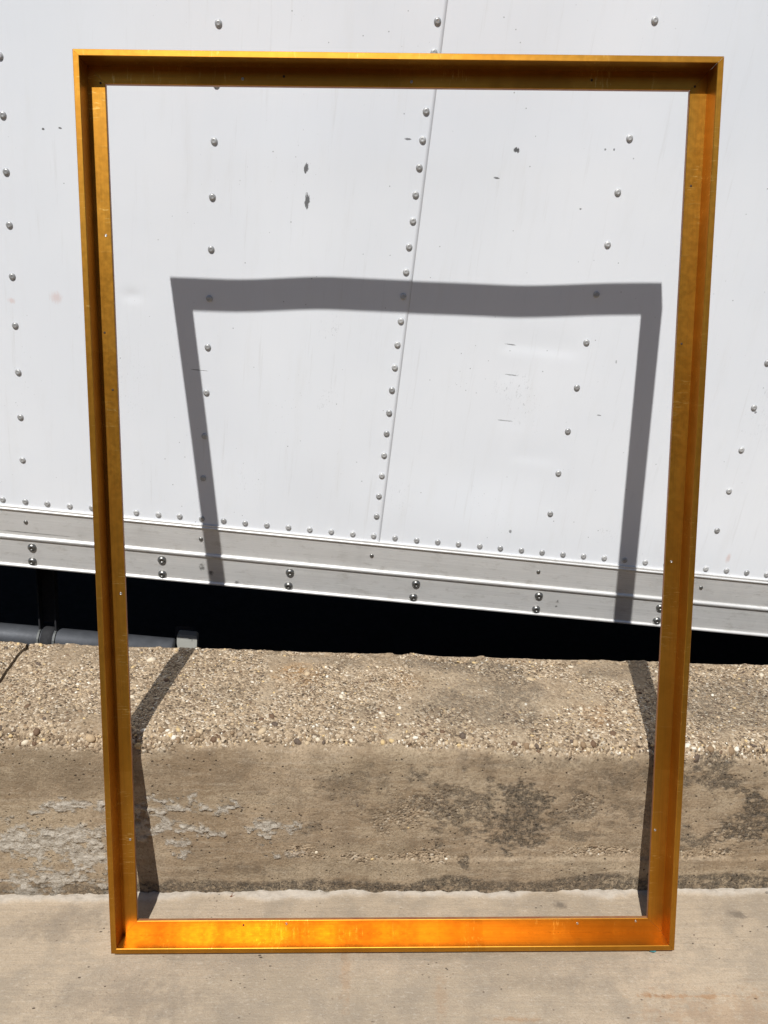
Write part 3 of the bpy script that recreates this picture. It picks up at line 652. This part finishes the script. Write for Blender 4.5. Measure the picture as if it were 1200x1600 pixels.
ring = [(-cw, cb), (cw, cb), (cw, ct_ - 0.006), (cw - 0.002, ct_ - 0.002), (cw - 0.006, ct_), (-cw + 0.006, ct_), (-cw + 0.002, ct_ - 0.002), (-cw, ct_ - 0.006)]
nr = len(ring); kv = [(x - 0.4684, y, z) for y in (0.1882, 0.2115) for x, z in ring]
kf = [list(range(nr)), [nr + i for i in range(nr)][::-1]] + [[(i + 1) % nr, i, nr + i, nr + (i + 1) % nr] for i in range(nr)]
cap = obj('end_block', py_mesh('end_block', kv, kf), M['cap'], trailer)
Vb, Fb = box(-0.506, -0.458, 0.212, 0.218, -0.49, -0.43); obj('bracket', py_mesh('bracket', Vb, Fb), M['under'], cap)
lv, lf = [], []
for x, z, w, h in ((-0.018, -0.004, .016, .0012), (0.008, -0.006, .008, .0010), (0.014, -0.010, .0010, .008)):
    box(-0.4684 + x - w / 2, -0.4684 + x + w / 2, 0.1875, 0.1882, -0.4468 + z - h / 2, -0.4468 + z + h / 2, lv, lf)
obj('printed_mark', py_mesh('printed_mark', lv, lf), M['clamp'], cap)

# ------------------------------------------------------------------ gold floater frame
FW, FH, FD = 1.0312, 1.546, 0.0471
LIP, LEDGE, STEP = 0.0100, 0.0379, 0.0397
fr = bpy.data.objects.new('picture_frame', None); C.objects.link(fr)
tag(fr, 'large empty gold leaf picture frame leaning back on the pavement before the trailer', 'frame')
LEAN = 15.506
fr.matrix_world = Matrix.Translation((0.01871, 1.0784, CAM_H - 1.3394)) @ Matrix.Rotation(math.radians(0.947), 4, 'Z') @ Matrix.Rotation(math.radians(-LEAN), 4, 'X') @ Matrix.Rotation(math.radians(0.52), 4, 'Y')
CS = [(0, 0.0008), (0.0008, 0), (LIP - 0.0008, 0), (LIP, 0.0008), (LIP, STEP), (LEDGE - 0.0008, STEP), (LEDGE, STEP + 0.0008), (LEDGE, FD), (0, FD)]   # inward, depth
def frame_rail(side):
    n = 28; L = FW if side in 'tb' else FH
    V = []; F = []; mi = []; k = len(CS)
    bow = {'t': 0.0012, 'b': -0.0006, 'l': 0.0010, 'r': -0.0012}[side]
    for i in range(n + 1):
        f = i / n
        for w, d in CS:
            a = w + 0.00022; u = a + f * (L - 2 * a); off = bow * math.sin(math.pi * f)
            if side == 'b': p = (u - FW / 2, d, w)
            elif side == 't': p = (u - FW / 2, d + off, FH - w)
            elif side == 'l': p = (-FW / 2 + w + off, d, u)
            else: p = (FW / 2 - w + off, d, u)
            V.append(p)
    flip = side in 'tl'
    for i in range(n):
        for j in range(k):
            q = [i * k + j, i * k + (j + 1) % k, (i + 1) * k + (j + 1) % k, (i + 1) * k + j]
            F.append(q[::-1] if flip else q); mi.append(1 if j in (6, 7) else 0)
    e = list(range(k)); F.append(e if flip else e[::-1]); e2 = [n * k + x for x in range(k)]; F.append(e2[::-1] if flip else e2); mi += [1, 1]
    m = py_mesh('rail', V, F); m.materials.append(M['goldx'] if side in 'tb' else M['goldz']); m.materials.append(M['bole'])
    m.polygons.foreach_set('material_index', mi)
    import bmesh
    bm = bmesh.new(); bm.from_mesh(m); bmesh.ops.recalc_face_normals(bm, faces=bm.faces[:]); bm.to_mesh(m); bm.free()
    return obj('rail', m, None, fr)
RAIL = {s: frame_rail(s) for s in 'tblr'}
for sx in (-1, 1):                       # plates added on the back, unseen, stop light leaking through the mitres
    for z0, z1 in ((0.003, LEDGE - 0.003), (FH - LEDGE + 0.003, FH - 0.003)):
        xa, xb = sorted((sx * (FW / 2 - 0.003), sx * (FW / 2 - LEDGE + 0.003)))
        Vb, Fb = box(xa, xb, FD - 0.001, FD + 0.0015, z0, z1)
        obj('mitre_light_stop', py_mesh('mitre_light_stop', Vb, Fb), M['under'], fr)
NV, NF = lathe([(0.0024, -0.003), (0.0024, 0.0003), (0.0016, 0.0006), (0.0012, 0.0001)], 10)
NM = py_mesh('screw', NV, NF, True); NM.materials.append(M['screw'])
KV, KF = lathe([(0.0020, -0.003), (0.0020, 0.0002), (0.0008, 0.0001)], 10)
KM = py_mesh('nail_hole', KV, KF, True); KM.materials.append(M['hole'])
mid = LEDGE - 0.010
for s, l in dict(t=((0.265, 1), (0.33, 0), (0.535, 1), (0.83, 0)), b=((0.235, 0), (0.32, 1), (0.86, 1), (0.97, 1)), l=((1.27, 1), (1.11, 0), (1.02, 0), (0.66, 1), (0.20, 1), (1.51, 0)), r=((1.36, 0), (1.10, 0), (0.72, 1), (0.22, 1), (1.515, 0))).items():
    for a, kind in l:
        a += rng.normal(0, .003); w = mid + rng.normal(0, 0.003)
        p = {'t': (a - FW / 2, STEP, FH - w), 'b': (a - FW / 2, STEP, w), 'l': (-FW / 2 + w, STEP, a), 'r': (FW / 2 - w, STEP, a)}[s]
        obj('screw' if kind else 'nail_hole', NM if kind else KM, None, RAIL[s], p)

# ------------------------------------------------------------------ small litter on the ground
def flake(name, x, y, z, rx, ry, mat, label, cat, rot=0.0, n=9):
    V = []; F = []
    ring = [(rx * math.cos(a) * rng.uniform(.75, 1.2), ry * math.sin(a) * rng.uniform(.75, 1.2), 0) for a in np.linspace(0, 2 * math.pi, n, endpoint=False)]
    for p in ring: V.append((p[0], p[1], 0.0))
    for p in ring: V.append((p[0] * 0.96, p[1] * 0.96, 0.0012 + 0.0012 * rng.random()))
    for i in range(n): F.append([i, (i + 1) % n, n + (i + 1) % n, n + i])
    F.append(list(range(n))[::-1]); F.append([n + i for i in range(n)])
    o = obj(name, py_mesh(name, V, F), mat, None, (x, y, z)); o.rotation_euler = (0, 0, rot); return tag(o, label, cat)
flake('paint_flake', 0.497, 1.092, 0.0002, 0.0075, 0.0045, M['teal'], 'small blue-green paint flake on the pavement by the frame corner', 'paint flake', -0.4)
flake('leaf_scrap', -0.302, 1.216, 0.0005, 0.0065, 0.0045, M['leaf'], 'tiny reddish brown leaf scrap lying at the foot of the wall', 'leaf', 0.3)
flake('leaf_scrap', -0.405, 1.075, 0.0002, 0.0035, 0.007, M['hole'], 'tiny black splinter on pavement in front of the gold frame', 'debris', -0.6, 7)
